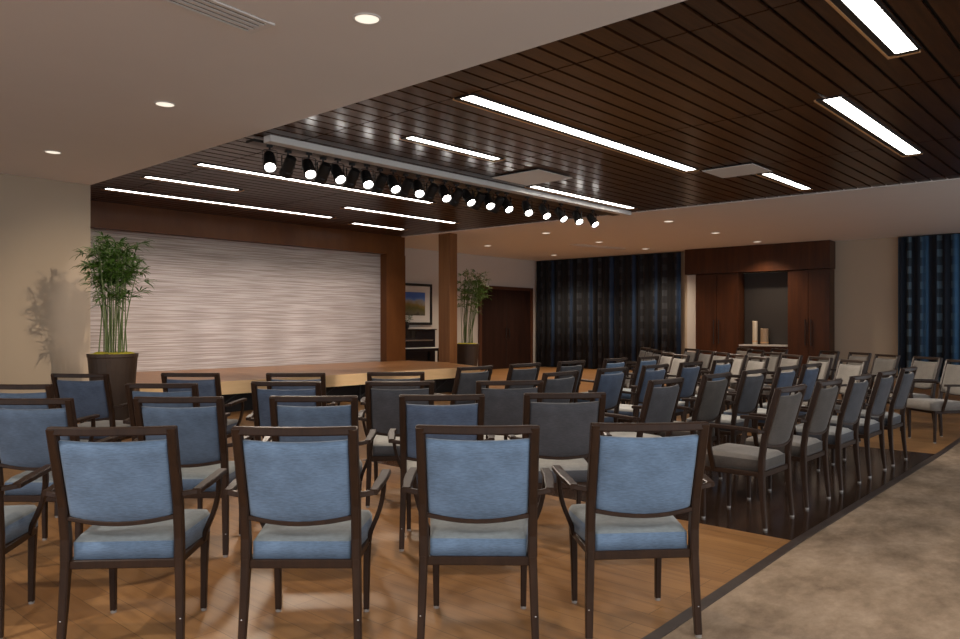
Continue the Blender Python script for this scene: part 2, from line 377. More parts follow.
def post(z):   # y of rear post centre line
    P = [(0, -.240), (.18, -.222), (.34, -.212), (.46, -.213), (.60, -.232), (.93, -.325)]
    for (z0, y0), (z1, y1) in zip(P, P[1:]):
        if z <= z1: return lerp(y0, y1, (z-z0)/(z1-z0))
    return P[-1][1]
def postx(z): return lerp(.238, .226, z/.4) if z < .4 else lerp(.226, .230, (z-.4)/.5)
def make_chair(back, inner, side, top):
    t = thing('armchair', '', 'chair')
    # seat cushion
    bm = bmesh.new(); ny, nx = 10, 10; rows = []
    for j in range(ny+1):
        v = j/ny; y = lerp(-.205, .262, v); hw = lerp(.200, .238, v)
        if v > .85: hw -= .03*((v-.85)/.15)**2
        row = []
        for i in range(nx+1):
            u = -1+2*i/nx; x = hw*math.copysign(1-(1-abs(u))**1.7, u)
            e = min(hw-abs(x), y+.205, .262-y); k = min(1, e/.022); k = math.sqrt(max(0, 1-(1-k)**2))
            row.append(bm.verts.new((x, y, (.442+.020*k+.010*(1-u*u)*math.sin(math.pi*v)+.008*v))))
        rows.append(row)
    for j in range(ny):
        for i in range(nx): bm.faces.new([rows[j][i], rows[j][i+1], rows[j+1][i+1], rows[j+1][i]]).material_index = 1
    per = [rows[0][i] for i in range(nx)] + [rows[j][nx] for j in range(ny)] + [rows[ny][i] for i in range(nx, 0, -1)] + [rows[j][0] for j in range(ny, 0, -1)]
    low = [bm.verts.new((p.co.x*1.0, p.co.y, .368)) for p in per]
    for i in range(len(per)): bm.faces.new([per[i], low[i], low[(i+1) % len(low)], per[(i+1) % len(per)]])
    bm.faces.new(low)
    obj('seat', bm, [M[side], M[top]], t, smooth=True)
    # back cushion
    bm = slab(.207, .213, .335, .045, .028, .022, dip=.020)
    Rm = Matrix.Rotation(math.atan2(.325-.232, .33), 4, 'X')
    for v in bm.verts: v.co = Rm @ v.co + Vector((0, post(.55)+.012, .552))
    obj('backrest', bm, [M[back], M[inner]], t, smooth=True, recalc=False)
    # back frame: two posts above the seat, top rail, lower curved rail
    bm = bmesh.new()
    for s in (-1, 1):
        zz = [.372, .46, .60, .76, .90, .925]
        bar(bm, [(s*postx(z), post(z), z) for z in zz], (.038, .040))
    y = post(.912)
    bar(bm, smooth_path([(-.243, y+.004, .914), (-.12, y-.018, .914), (0, y-.026, .914), (.12, y-.018, .914), (.243, y+.004, .914)], 3), (.036, .034), side=(0, 1, 0))
    y = post(.54)
    bar(bm, smooth_path([(-.215, y, .548), (-.11, y-.020, .534), (0, y-.027, .528), (.11, y-.020, .534), (.215, y, .548)], 3), (.030, .018), side=(0, 1, 0))
    obj('back_frame', bm, M['frame'], t)
    # seat frame rails
    bm = bmesh.new()
    bar(bm, [(-.215, -.208, .352), (.215, -.208, .352)], (.026, .036), side=(0, 1, 0))
    bar(bm, [(-.225, .205, .352), (.225, .205, .352)], (.026, .034), side=(0, 1, 0))
    for s in (-1, 1): bar(bm, [(s*.214, -.20, .352), (s*.219, .20, .352)], (.026, .034))
    obj('seat_frame', bm, M['frame'], t)
    for s in (-1, 1):
        bm = bmesh.new()
        bar(bm, [(s*postx(z), post(z), z) for z in (.012, .10, .20, .34, .374)], [(.030, .026), (.032, .030), (.034, .035), (.035, .042), (.035, .042)])
        g = obj('leg', bm, M['frame'], t)
        bm = bmesh.new(); lathe(bm, [(.014, 0), (.014, .013)], (s*.238, -.240), 10); obj('glide', bm, M['rubber'], g)
        bm = bmesh.new(); lathe(bm, [(.004, -.002), (.004, .0), (.002, .002)], (0, 0), 8)
        for v in bm.verts: v.co = Vector((s*.228, post(.13)-.0155-v.co.z, .13+v.co.x*1.0)) if False else Vector((s*.238+v.co.x, post(.13)-.016-v.co.z, .13+v.co.y))
        obj('stud', bm, M['chrome'], g)
        bm = bmesh.new()
        bar(bm, [(s*.205, .205, .012), (s*.207, .205, .2), (s*.212, .205, .37)], [(.026, .026), (.030, .030), (.036, .036)])
        g = obj('leg', bm, M['frame'], t)
        bm = bmesh.new(); lathe(bm, [(.014, 0), (.014, .013)], (s*.205, .205), 10); obj('glide', bm, M['rubber'], g)
        # armrest: flat arm plus curved upright
        bm = bmesh.new()
        bar(bm, [(s*.238, post(.63)+.006, .640), (s*.268, -.226, .643), (s*.296, -.213, .646)], (.022, .022), side=(0, 1, 0))
        bar(bm, smooth_path([(s*.298, -.222, .648), (s*.304, -.12, .655), (s*.308, .02, .660), (s*.304, .155, .660)], 3),
            [(.036, .024)]*3 + [(.042, .024)]*7)
        bar(bm, smooth_path([(s*.300, .105, .655), (s*.296, .118, .58), (s*.276, .125, .49), (s*.240, .125, .40), (s*.228, .125, .352)], 3), (.020, .032))
        obj('armrest', bm, M['frame'], t)
    return t
protos = {}
M['blue_sheen'] = fabric('blue_sheen_fabric', (0.19, 0.22, 0.235), 0.3, 0.15)  # blue cloth paled for seat tops: sheen put into the colour
VAR = {'blue': ('blue', 'grey_and_sheen', 'blue', 'blue_sheen'), 'blue_deepshade': ('blue_deepshade', 'grey_and_sheen', 'blue_deepshade', 'grey_and_sheen'),  # tops paler than their sides carry painted sheen
       'blue_shaded': ('blue_shaded', 'grey_and_sheen', 'blue_shaded', 'blue_sheen'),
       'slate': ('slate', 'grey_and_sheen', 'slate', 'grey_and_sheen'), 'taupe': ('taupe', 'beige', 'taupe', 'beige'),
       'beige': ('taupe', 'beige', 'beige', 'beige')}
def place(kind, x, y, head, label, group):
    # x, y = centre of the top rail; head = facing angle to the left of +Y in degrees
    h = math.radians(head); fx, fy = -math.sin(h), math.cos(h)
    if kind not in protos: protos[kind] = r = make_chair(*VAR[kind])
    else:
        src = protos[kind]; r = src.copy(); C.objects.link(r)
        for ch in src.children:
            c = ch.copy(); C.objects.link(c); c.parent = r
            for g in ch.children:
                d_ = g.copy(); C.objects.link(d_); d_.parent = c
    r.location = (x+fx*.33, y+fy*.33, 0.0); r.rotation_euler = (0, 0, h)
    r['label'] = label; r['group'] = group; r['category'] = 'chair'
    return r
ORD = ['leftmost', 'second from left', 'third from left', 'fourth from left', 'fifth from left', 'sixth from left']
G1 = 'armchairs in the left block facing the stage'
rows = [
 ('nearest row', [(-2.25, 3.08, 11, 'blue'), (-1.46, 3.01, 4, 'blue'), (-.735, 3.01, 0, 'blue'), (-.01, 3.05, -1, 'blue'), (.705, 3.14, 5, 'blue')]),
 ('second row', [(-2.50, 4.19, 0, 'blue_shaded'), (-1.70, 4.28, 2, 'blue_shaded'), (-.95, 4.34, 4, 'blue_shaded'), (-.22, 4.42, 4, 'blue_deepshade'), (.51, 4.54, 6, 'slate')]),
 ('third row', [(-3.18, 5.20, -2, 'blue_shaded'), (-2.22, 5.29, 0, 'blue_shaded'), (-1.40, 5.48, 2, 'blue_deepshade'), (-.58, 5.50, 4, 'slate'), (.22, 5.56, 8, 'slate')]),
 ('row nearest the stage', [(-3.36, 6.37, -5, 'blue_deepshade'), (-2.47, 6.47, -2, 'blue_deepshade'), (-1.57, 6.47, 2, 'blue_deepshade'), (-.73, 6.6, 4, 'slate')])]
cn = {'blue': 'blue', 'blue_shaded': 'shade-toned blue', 'blue_deepshade': 'deep shade-toned blue', 'slate': 'slate grey', 'taupe': 'taupe grey', 'beige': 'beige'}
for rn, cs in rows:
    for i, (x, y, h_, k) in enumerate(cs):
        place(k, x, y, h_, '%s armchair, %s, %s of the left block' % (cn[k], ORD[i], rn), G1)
G2 = 'armchairs in angled rows in the middle block'
rows = [
 ('row at the carpet edge', 1.86, [(5.15, 'taupe'), (5.92, 'taupe'), (6.70, 'slate'), (7.48, 'slate'), (8.24, 'slate')]),
 ('second angled row from carpet', 2.81, [(5.21, 'slate'), (6.08, 'taupe'), (6.87, 'slate'), (7.68, 'blue_deepshade'), (8.38, 'blue_deepshade')]),
 ('third angled row from carpet', 3.93, [(5.40, 'slate'), (6.23, 'blue_deepshade'), (7.05, 'blue_deepshade'), (7.84, 'blue_deepshade'), (8.66, 'blue')]),
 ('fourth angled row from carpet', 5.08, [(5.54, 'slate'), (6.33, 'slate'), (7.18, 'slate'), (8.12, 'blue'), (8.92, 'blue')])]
NEAR = ['closest', 'second closest', 'third', 'fourth', 'farthest']
for rn, b, cs in rows:
    for i, (a, k) in enumerate(cs):
        p = W(a, b)
        place(k, p.x, p.y, math.degrees(TH), '%s armchair seen from behind, %s along the %s' % (cn[k], NEAR[i], rn), G2)
G3 = 'armchairs in the far right block turned toward the stage'
rows = [
 ('column by blue curtain', [(5.66, 8.90), (5.78, 9.80), (5.70, 10.62), (5.72, 11.42), (5.62, 12.2)]),
 ('second column from blue curtain', [(4.40, 8.95), (4.40, 9.80), (4.36, 10.6), (4.42, 11.45)]),
 ('third column from blue curtain', [(3.62, 9.85), (3.64, 10.70), (3.68, 11.55), (3.70, 12.35)]),
 ('column nearest the dark curtain', [(2.82, 10.6), (2.84, 11.4), (2.92, 12.3), (3.0, 13.2), (3.08, 14.05)])]
for rn, cs in rows:
    for i, (x, y) in enumerate(cs):
        place('beige', x, y, 98, 'beige armchair seen from its front, %s along the %s' % ((NEAR if len(cs) == 5 else NEAR[:3]+['farthest'])[i], rn), G3)
for x, y, l in ((3.72, 13.3, 'beige armchair standing behind the far block, left of the wood cabinets'), (4.85, 13.9, 'beige armchair by the niche counter, left one of the back pair'),
                (4.62, 12.7, 'beige armchair below the niche counter, right of its twin'), (5.25, 13.3, 'beige armchair farthest back before the right cabinet doors')):
    place('beige', x, y, 100, l, G3)

# ------------------------------------------------------------------ lighting track and spotlights
tr = thing('lighting_track', 'long white lighting track bar hung under the wooden ceiling', 'track', W(4.72, 7.52, 0), TH)
obj('bar', boxbm(0.0, 7.70, -.07, .07, 3.40, 3.474), M['white'], tr, bevel=0.004)
obj('conductor_rail', boxbm(-.1, 7.6, .11, .27, 3.41, 3.44), M['satin'], tr)
for i in range(9):
    obj('bracket', boxbm(.4+i*.88, .44+i*.88, .0, .15, 3.43, 3.474), M['satin'], tr)
def make_spot(lit):
    t = thing('stage_spotlight', '', 'spotlight')
    bm = bmesh.new()
    tube(bm, [(0, 0, -.02), (0, 0, -.06)], .012); box(bm, -.035, .035, -.02, .02, -.025, 0.0)
    bar(bm, [(-.082, 0, -.20), (-.082, 0, -.065), (-.06, 0, -.055), (.06, 0, -.055), (.082, 0, -.065), (.082, 0, -.20)], (.024, .006), side=(0, 1, 0))
    obj('yoke', bm, M['satin'], t)
    e = Matrix.Translation((0, 0, -.19)) @ Matrix.Rotation(math.radians(-42), 4, 'X')   # barrel tips toward -y... nose along local -z
    bm = bmesh.new(); lathe(bm, [(.032, .14), (.060, .13), (.069, .06), (.069, -.04), (.076, -.05), (.076, -.115), (.066, -.115), (.062, -.095)], n=20, R=e)
    obj('barrel', bm, M['satin'], t)
    bm = bmesh.new(); lathe(bm, [(.058, -.098), (.058, -.104), (.03, -.108)], n=20, R=e)
    obj('lens', bm, M['lens'] if lit else M['piano'], t)
    return t
zs = 3.41
def light_child(kind, parent_loc, aim, energy, color, size=0.06, angle=60, blend=0.6, name='lamp_light'):
    l = bpy.data.lights.new(name, kind); l.energy = energy; l.color = color
    if kind == 'SPOT': l.spot_size = math.radians(angle); l.spot_blend = blend; l.shadow_soft_size = size
    o = bpy.data.objects.new(name, l); C.objects.link(o); o.location = parent_loc
    o.rotation_euler = (Vector(aim)-Vector(parent_loc)).to_track_quat('-Z', 'Y').to_euler()
    return o
spL = [272, 311.3, 340.3, 369.4, 395.8, 420.8, 447, 470.7, 491, 509, 529.7, 547, 563.4, 579.8, 595]
spD = [291, 326, 355, 383, 408.5, 434, 459, 481, 500]
pl = make_spot(True); pd = make_spot(False)
def put_spot(proto, first, a, rz, label, group, b=7.67):
    if first: r = proto
    else:
        r = proto.copy(); C.objects.link(r)
        for ch in proto.children:
            c = ch.copy(); C.objects.link(c); c.parent = r
    r.location = W(a, b, zs); r.rotation_euler = (0, 0, rz); r['label'] = label; r['group'] = group; r['category'] = 'spotlight'
ORD2 = ['leftmost', 'second', 'third', 'fourth', 'fifth', 'sixth', 'seventh', 'middle', 'ninth', 'tenth', 'eleventh', 'twelfth', 'thirteenth', 'fourteenth', 'rightmost']
for i, p in enumerate(spL):
    a = atb(p, 7.62)
    put_spot(pl, i == 0, a, TH + math.radians(-18+5*((i*7) % 5-2)), 'lit black spotlight shining toward the seats, %s of the lit ones on the track' % (ORD2[i]), 'lit spotlights on the track')
    if i % 2 == 0:
        src = W(a, 7.50, 3.12)
        tgt = W(a*0.9 + (0.3 if i % 4 else -0.3), 3.6 - (i % 3)*0.9, 0)
        light_child('SPOT', src, tgt, 175, (1.0, .86, .70), .12, 62, .8, 'spot_beam')
for i, p in enumerate(spD):
    a = atb(p, 7.70)
    put_spot(pd, i == 0, a, TH + math.pi + math.radians(6*((i*3) % 3-1)), 'unlit-looking black spotlight turned to the stage, number %d from the left' % (i+1) if False else
             'dark spotlight turned toward the stage, %s of the stage-facing ones' % (['leftmost', 'second', 'third', 'fourth', 'middle', 'sixth', 'seventh', 'eighth', 'rightmost'][i]), 'stage-facing spotlights on the track', 7.76)
for a, tz, en, an in ((5.6, .42, 130, 26), (8.3, .42, 260, 13), (10.0, .42, 150, 26)):
    light_child('SPOT', W(a, 7.4, 3.14), W(a-.1, 10.4, tz), en, (1.0, .88, .78), .05, an, .9, 'spot_beam')
for i in range(8):
    a = 5.1 + i*.90
    light_child('SPOT', W(a, 7.86, 3.14), W(a+0.15, 13.8, 1.0), 120 if i in (0, 7) else 215, (1.0, .86, .80), .05, 33, .45, 'spot_beam')

# ------------------------------------------------------------------ linear ceiling lights in the slats (from photo ends to points on the ceiling plane)
def linear(p0, p1, w, label):
    a0, b0 = atz(*p0, ZW); a1, b1 = atz(*p1, ZW); bc = (b0+b1)/2; L_ = abs(a1-a0)
    t = thing('linear_ceiling_light', label, 'ceiling light', W(min(a0, a1), bc, ZW), TH, 'linear lights in the wooden ceiling')
    bm = bmesh.new()
    box(bm, -.02, L_+.02, w/2, w/2+.055, -.012, 0); box(bm, -.02, L_+.02, -w/2-.02, -w/2, -.012, 0)
    box(bm, -.02, 0, -w/2, w/2, -.012, 0); box(bm, L_, L_+.06, -w/2, w/2, -.012, 0)
    obj('frame', bm, M['satin'], t)
    bm = bmesh.new(); box(bm, -.02, L_+.06, w/2+.055, w/2+.075, -.016, 0); box(bm, L_+.06, L_+.085, -w/2, w/2+.075, -.016, 0)
    obj('trim', bm, M['gold'], t)
    obj('diffuser', boxbm(0, L_, -w/2, w/2, -.008, 0), M['lamp'], t)
e0 = atz(906.5, 50.2, ZW); s0 = (e0[0]-2.3, e0[1])
q = W(s0[0], s0[1], ZW); q0 = (480+F*q.x/q.y, HY-(ZW-H)*F/q.y)
linear(q0, (906.5, 50.2), .155, 'broad bright strip light at the top right, running out of frame')
linear((471, 94.4), (687, 170.2), .155, 'longest bright strip light, in the centre of the wooden ceiling')
linear((833.5, 97), (912, 153.4), .155, 'bright strip light at the right, below the one cut by the frame')
linear((767, 172.8), (806, 188.6), .12, 'short strip light right of the pale square panel near the far edge')
linear((409, 136.5), (497, 158.6), .12, 'strip light behind the track, above its middle')
linear((534.5, 185.5), (630, 208), .12, 'strip light beside the pale panel at the right end of the track')
linear((200, 163.2), (430, 202.5), .12, 'long strip light crossing just below the spotlights')
linear((345, 207), (455, 222.5), .12, 'strip light near the right end of the stage header')
linear((353, 222.8), (403, 229.2), .12, 'shortest strip light, close to the stage header corner')
linear((109.1, 187), (327, 217.8), .12, 'long strip light nearest the stage header')
linear((147, 175.8), (236, 190), .12, 'strip light at the far left of the wooden ceiling')
# pale square panels
for cs, l in (([(500, 178), (537, 169), (569, 179), (523.5, 185.8)], 'pale square ceiling panel beside the end of the track'), ([(703.4, 171), (754, 163.6), (770, 171.7), (722, 179)], 'pale square ceiling panel farther right among the strip lights')):
    P = [atz(x, y, ZW-.03) for x, y in cs]; ca = sum(p[0] for p in P)/4; cb = sum(p[1] for p in P)/4
    da = (max(p[0] for p in P)-min(p[0] for p in P))/2*.93; db = (max(p[1] for p in P)-min(p[1] for p in P))/2*.93
    t = thing('ceiling_panel', l, 'ceiling panel', W(ca, cb, ZW), TH, 'pale square panels in the wooden ceiling')
    obj('plate', boxbm(-da, da, -db, db, -.03, -.02), M['white'], t, bevel=.003)
    obj('housing', boxbm(-da*.9, da*.9, -db*.9, db*.9, -.02, 0), M['satin'], t)

# ------------------------------------------------------------------ downlights and vents in the white ceiling
def downlight(px, py, r, lens, label):
    a, b = atz(px, py, ZC); t = thing('recessed_downlight', label, 'downlight', W(a, b, ZC), TH, 'recessed downlights in the white ceiling')
    bm = bmesh.new(); lathe(bm, [(r, 0), (r, -.006), (r*.86, -.008), (r*.82, -.001)], n=28, cap=False); obj('trim_ring', bm, M['white'], t, smooth=True)
    bm = bmesh.new(); lathe(bm, [(r*.83, -.001), (r*.83, -.003)], n=28); obj('lens', bm, lens, t)
    return W(a, b, ZC)
D1 = downlight(367, 18.5, .10, M['dimlens'], 'largest round recessed downlight near the top of the photo')
D2 = downlight(165, 104, .10, M['dimlens'], 'round recessed downlight in the left ceiling, middle one of three')
D3 = downlight(53, 152, .10, M['dimlens'], 'round recessed downlight near the cream wall at far left')
for i, (px, py, l) in enumerate(((668.7, 221.3, 'just beyond the end of the wooden ceiling'), (715.6, 232.9, 'over the wood cabinets'), (645.3, 248.8, 'over the right end of the dark curtain'),
        (599, 242, 'beside the far slot vent'), (546, 233, 'right of the wooden column'), (554, 255, 'nearest the door wall corner'), (487.7, 245.7, 'above the right-hand bamboo'), (757, 241.7, 'nearest the cabinet header'))):
    downlight(px, py, .11, M['dimlens'], 'small far recessed downlight %s' % l)
def vent(p0, p1, w, label, nslot):
    a0, b0 = atz(*p0, ZC); a1, b1 = atz(*p1, ZC); ln = math.hypot(a1-a0, b1-b0); ang = math.atan2(b1-b0, a1-a0)
    t = thing('ceiling_vent', label, 'vent', W(a0, b0, ZC), TH+ang)
    bm = bmesh.new(); n = nslot; sw = w/(n*2+1)
    for i in range(n+1): box(bm, 0, ln, -w/2+2*i*sw, -w/2+(2*i+1)*sw, -.014, 0)
    box(bm, -.05, 0, -w/2, w/2, -.014, 0); box(bm, ln, ln+.05, -w/2, w/2, -.014, 0)
    obj('grille', bm, M['white'], t); obj('duct', boxbm(0, ln, -w/2, w/2, -.003, 0), M['black'], t)
vent((160, -12), (257, 26), .27, 'long white slotted air vent at the top left ceiling edge', 4)
vent((575, 244.6), (620, 248.5), .30, 'narrow dark slot vent in the ceiling before the dark curtain', 2)

# ------------------------------------------------------------------ bamboo in planters
def bamboo(x, y, ptop, ztop, spread, label, leafm, seed, lean=0.0, nst=20):
    rd = random.Random(seed)
    t = thing('potted_bamboo', label, 'plant', (x, y, 0))
    bm = bmesh.new(); R_ = .295; h = ptop
    lathe(bm, [(R_*.70, 0), (R_*.72, .02), (R_*.97, h-.05), (R_, h-.04), (R_, h), (R_-.03, h), (R_-.04, h-.06)], n=32, cap=True)
    obj('planter', bm, M['pot'], t, smooth=False)
    bm = bmesh.new(); n = 24; c = bm.verts.new((0, 0, h+.012)); rg = []
    for rr in (.4, .8, 1):
        rg.append([bm.verts.new(((R_-.035)*rr*math.cos(2*math.pi*i/n), (R_-.035)*rr*math.sin(2*math.pi*i/n), h+.01+rd.uniform(-.008, .014)-(.02 if rr == 1 else 0))) for i in range(n)])
    for i in range(n): bm.faces.new([c, rg[0][i], rg[0][(i+1) % n]])
    for A_, B_ in zip(rg, rg[1:]):
        for i in range(n): bm.faces.new([A_[i], B_[i], B_[(i+1) % n], A_[(i+1) % n]])
    obj('moss', bm, M['moss'], t)
    sb = bmesh.new(); lb = bmesh.new()
    def leaf(p, d, L_, w):
        d = d.normalized(); s = d.cross(Vector((0, 0, 1)))
        if s.length < .1: s = Vector((1, 0, 0))
        s = s.normalized(); s = (s + Vector((0, 0, rd.uniform(-.6, .6)))).normalized()
        q0 = p; q1 = p+d*L_*.35+Vector((0, 0, .004)); q2 = p+d*L_*.7; q3 = p+d*L_+Vector((0, 0, -.18*L_))
        v = [lb.verts.new(q) for q in (q0, q1+s*w, q2+s*w*.75, q3, q2-s*w*.75, q1-s*w)]
        up = d.cross(s)*(.3*w); m1 = lb.verts.new(q1-up); m2 = lb.verts.new(q2-up)
        for f in ((v[0], v[1], m1), (v[0], m1, v[5]), (v[1], v[2], m2, m1), (v[5], m1, m2, v[4]), (v[2], v[3], m2), (v[4], m2, v[3])): lb.faces.new(f)
    for k in range(nst):
        an = 2*math.pi*k/nst + rd.uniform(-.2, .2); r0 = rd.uniform(.03, .17); r1 = max(r0, spread*rd.random()**.5)
        if k % 4 == 0: r1 *= .5
        top = lerp(h+.75*(ztop-h), ztop-.05, rd.random()**.7)
        p = [Vector((r0*math.cos(an)*(1-u)+r1*math.cos(an)*u**1.4 + lean*u*u, (r0*(1-u)+r1*u**1.4)*math.sin(an), lerp(h-.02, top, u))) for u in (0, .25, .5, .75, 1)]
        tube(sb, p, [.008, .0075, .0065, .005, .003], 6)
        for u in (1.0, .88, .76, .64, .5):
            if u < .7 and rd.random() < (.55 if u > .6 else .8): continue
            i = min(3, int(u*4)); q = p[i].lerp(p[i+1], u*4-i)
            base = rd.uniform(0, 6.28)
            for s in range(2 if u < .95 else 1):
                oa = base + s*math.pi + rd.uniform(-.5, .5); off = Vector((math.cos(oa), math.sin(oa), .35))*rd.uniform(.03, .13)
                tube(sb, [q, q+off], .0025, 3)
                for m_ in range(9):
                    la = oa + rd.uniform(-1.5, 1.5); leaf(q+off, Vector((math.cos(la), math.sin(la), rd.uniform(-.45, .75))), rd.uniform(.12, .21), rd.uniform(.008, .013))
    obj('stems', sb, M['stem'], t); obj('foliage', lb, leafm, t, recalc=False)
bamboo(-4.60, 9.52, .985, 2.45, .33, 'tall bamboo in a tapered dark planter in front of the cream wall at left', M['leaf'], 3, nst=26)
bamboo(-.31, 18.45, .90, 2.70, .40, 'bamboo in a dark planter beside the wooden column and door', M['leaf2'], 11, lean=.20, nst=20)

# ------------------------------------------------------------------ upright piano, vase, picture
pn = thing('upright_piano', 'glossy black upright piano behind the right end of the stage', 'piano', W(13.05, 14.68, 0), TH)
obj('case', boxbm(0, 1.45, .12, .66, 0, 1.22), M['piano'], pn, bevel=.008)
obj('lid', boxbm(-.02, 1.47, .08, .68, 1.22, 1.25), M['piano'], pn, bevel=.004)
obj('key_shelf', boxbm(0, 1.45, -.12, .14, .66, .74), M['piano'], pn, bevel=.006)
obj('keys', boxbm(.12, 1.33, -.10, .08, .74, .758), M['white'], pn)
obj('fallboard_strip', boxbm(.10, 1.35, .11, .12, .93, .965), M['chrome'], pn)
for a in (.02, 1.37): obj('leg', boxbm(a, a+.06, -.10, -.04, 0, .66), M['piano'], pn)
pa = 13.75
t = thing('potted_plant', 'small leafy arrangement in a pale vase on top of the black piano', 'plant', W(13.62, 15.0, 1.25), TH)
bm = bmesh.new(); lathe(bm, [(.05, 0), (.075, .06), (.08, .12), (.05, .17), (.055, .19)], n=18); obj('vase', bm, M['black'], t, smooth=True)
bm = bmesh.new(); rd = random.Random(5)
for k in range(60):
    an = rd.uniform(0, 6.28); r = rd.uniform(.02, .16); z = .19+rd.uniform(0, .16)
    p = Vector((r*math.cos(an), r*math.sin(an), z)); s = Vector((-math.sin(an), math.cos(an), .3))*.02; d_ = Vector((math.cos(an), math.sin(an), .3))*.06
    bm.faces.new([bm.verts.new(q) for q in (p, p+d_*.5+s, p+d_, p+d_*.5-s)])
for k in range(8):
    an = k*.8; tube(bm, [(0, 0, .15), (.1*math.cos(an), .1*math.sin(an), .32)], .004, 4)
obj('foliage', bm, M['leaf'], t, recalc=False)
pic = thing('framed_picture', 'framed mountain lake photograph with a wide white mat above the piano', 'picture', W(13.55, BD-.03, 1.36), TH)
pw, ph = 1.36, 1.14
bm = bmesh.new(); fw = .07
box(bm, 0, pw, -.03, .03, 0, fw); box(bm, 0, pw, -.03, .03, ph-fw, ph); box(bm, 0, fw, -.03, .03, fw, ph-fw); box(bm, pw-fw, pw, -.03, .03, fw, ph-fw)
obj('frame', bm, M['satin'], pic)
obj('mat', boxbm(fw, pw-fw, -.005, .025, fw, ph-fw), M['mat'], pic)
m, tt, p = nt('landscape_print'); L = tt.links.new
tc = tt.nodes.new('ShaderNodeTexCoord'); sx = tt.nodes.new('ShaderNodeSeparateXYZ'); L(tc.outputs['Object'], sx.inputs[0])
nz = tt.nodes.new('ShaderNodeTexNoise'); nz.inputs['Scale'].default_value = 3.2; nz.inputs['Detail'].default_value = 5; L(tc.outputs['Object'], nz.inputs['Vector'])
ad = tt.nodes.new('ShaderNodeMath'); ad.operation = 'MULTIPLY_ADD'; ad.inputs[1].default_value = .42; L(nz.outputs['Fac'], ad.inputs[0]); L(sx.outputs[2], ad.inputs[2])
cr = tt.nodes.new('ShaderNodeValToRGB'); cr.color_ramp.interpolation = 'LINEAR'; e = cr.color_ramp.elements
e[0].position = .30; e[0].color = (.02, .02, .015, 1); e[1].position = 1.12 if False else 1.0; e[1].color = (.06, .14, .45, 1)
for pos, c_ in ((.48, (.05, .045, .03)), (.52, (.12, .11, .07)), (.62, (.10, .09, .02)), (.76, (.22, .15, .04)), (.86, (.25, .25, .26)), (.92, (.10, .20, .50))):
    x = e.new(pos); x.color = col(c_)
L(ad.outputs[0], cr.inputs[0]); L(cr.outputs[0], p.inputs['Base Color']); p.inputs['Roughness'].default_value = .4
obj('print', boxbm(.28, pw-.26, -.010, -.004, .26, ph-.24), m, pic)

# ------------------------------------------------------------------ far wall: curtains, cabinets, niche
def curtain(b0, b1, z0, z1, off, m, label, folds, depth, seed):
    rd = random.Random(seed); t = thing('curtain', label, 'curtain', W(wa(b0)-off, b0, 0), TH)
    bm = bmesh.new(); uvl = bm.loops.layers.uv.new('UVMap'); n = folds*12; cols = []; u = 0; last = None
    ph = [rd.uniform(-.5, .5) for _ in range(folds+2)]
    for i in range(n+1):
        s = i/n; k = s*folds; b = s*(b1-b0); amp = depth*(.7+.3*math.sin(k*1.7+seed))
        x = amp*math.sin(2*math.pi*k + ph[int(k)]*0.8) + .042*(-b)*1.0
        if last is not None: u += math.hypot(x-last[0], b-last[1])
        last = (x, b); lo = x*1.0
        cols.append((bm.verts.new((x*1.1, b, z0)), bm.verts.new((x, b, (z0+z1)/2)), bm.verts.new((x*.8 + .042*(-b)*.2, b, z1)), u))
    for A_, B_ in zip(cols, cols[1:]):
        for j in (0, 1):
            f = bm.faces.new([A_[j], B_[j], B_[j+1], A_[j+1]])
            zz = [z0, (z0+z1)/2, z1]
            for lp, (uu, vv) in zip(f.loops, ((A_[3], zz[j]), (B_[3], zz[j]), (B_[3], zz[j+1]), (A_[3], zz[j+1]))): lp[uvl].uv = (uu, vv)
    o = obj('drape', bm, m, t, smooth=True, recalc=False)
    md = o.modifiers.new('solid', 'SOLIDIFY'); md.thickness = .006
    bm = bmesh.new(); tube(bm, [(.0, 0, z1+.005), (-.042*(b1-b0), b1-b0, z1+.005)], .014); obj('rail', bm, M['satin'], t)
def wb(px, off=0.0):      # b on the far wall for a photo column
    r = (px-480)/F; lo, hi = -3.0, 15.4
    for _ in range(40):
        mid = (lo+hi)/2; p = W(wa(mid)-off, mid)
        if p.x/p.y > r: lo = mid
        else: hi = mid
    return mid
curtain(wb(684)+.02, BD-.08, .02, ZC-.03, .16, M['curt1'], 'wide dark plaid floor-length curtain in the far corner', 26, .055, 2)
curtain(-2.6, wb(900), .02, ZC-.03, .16, M['curt2'], 'blue plaid floor-length curtain at the right edge', 40, .055, 5)
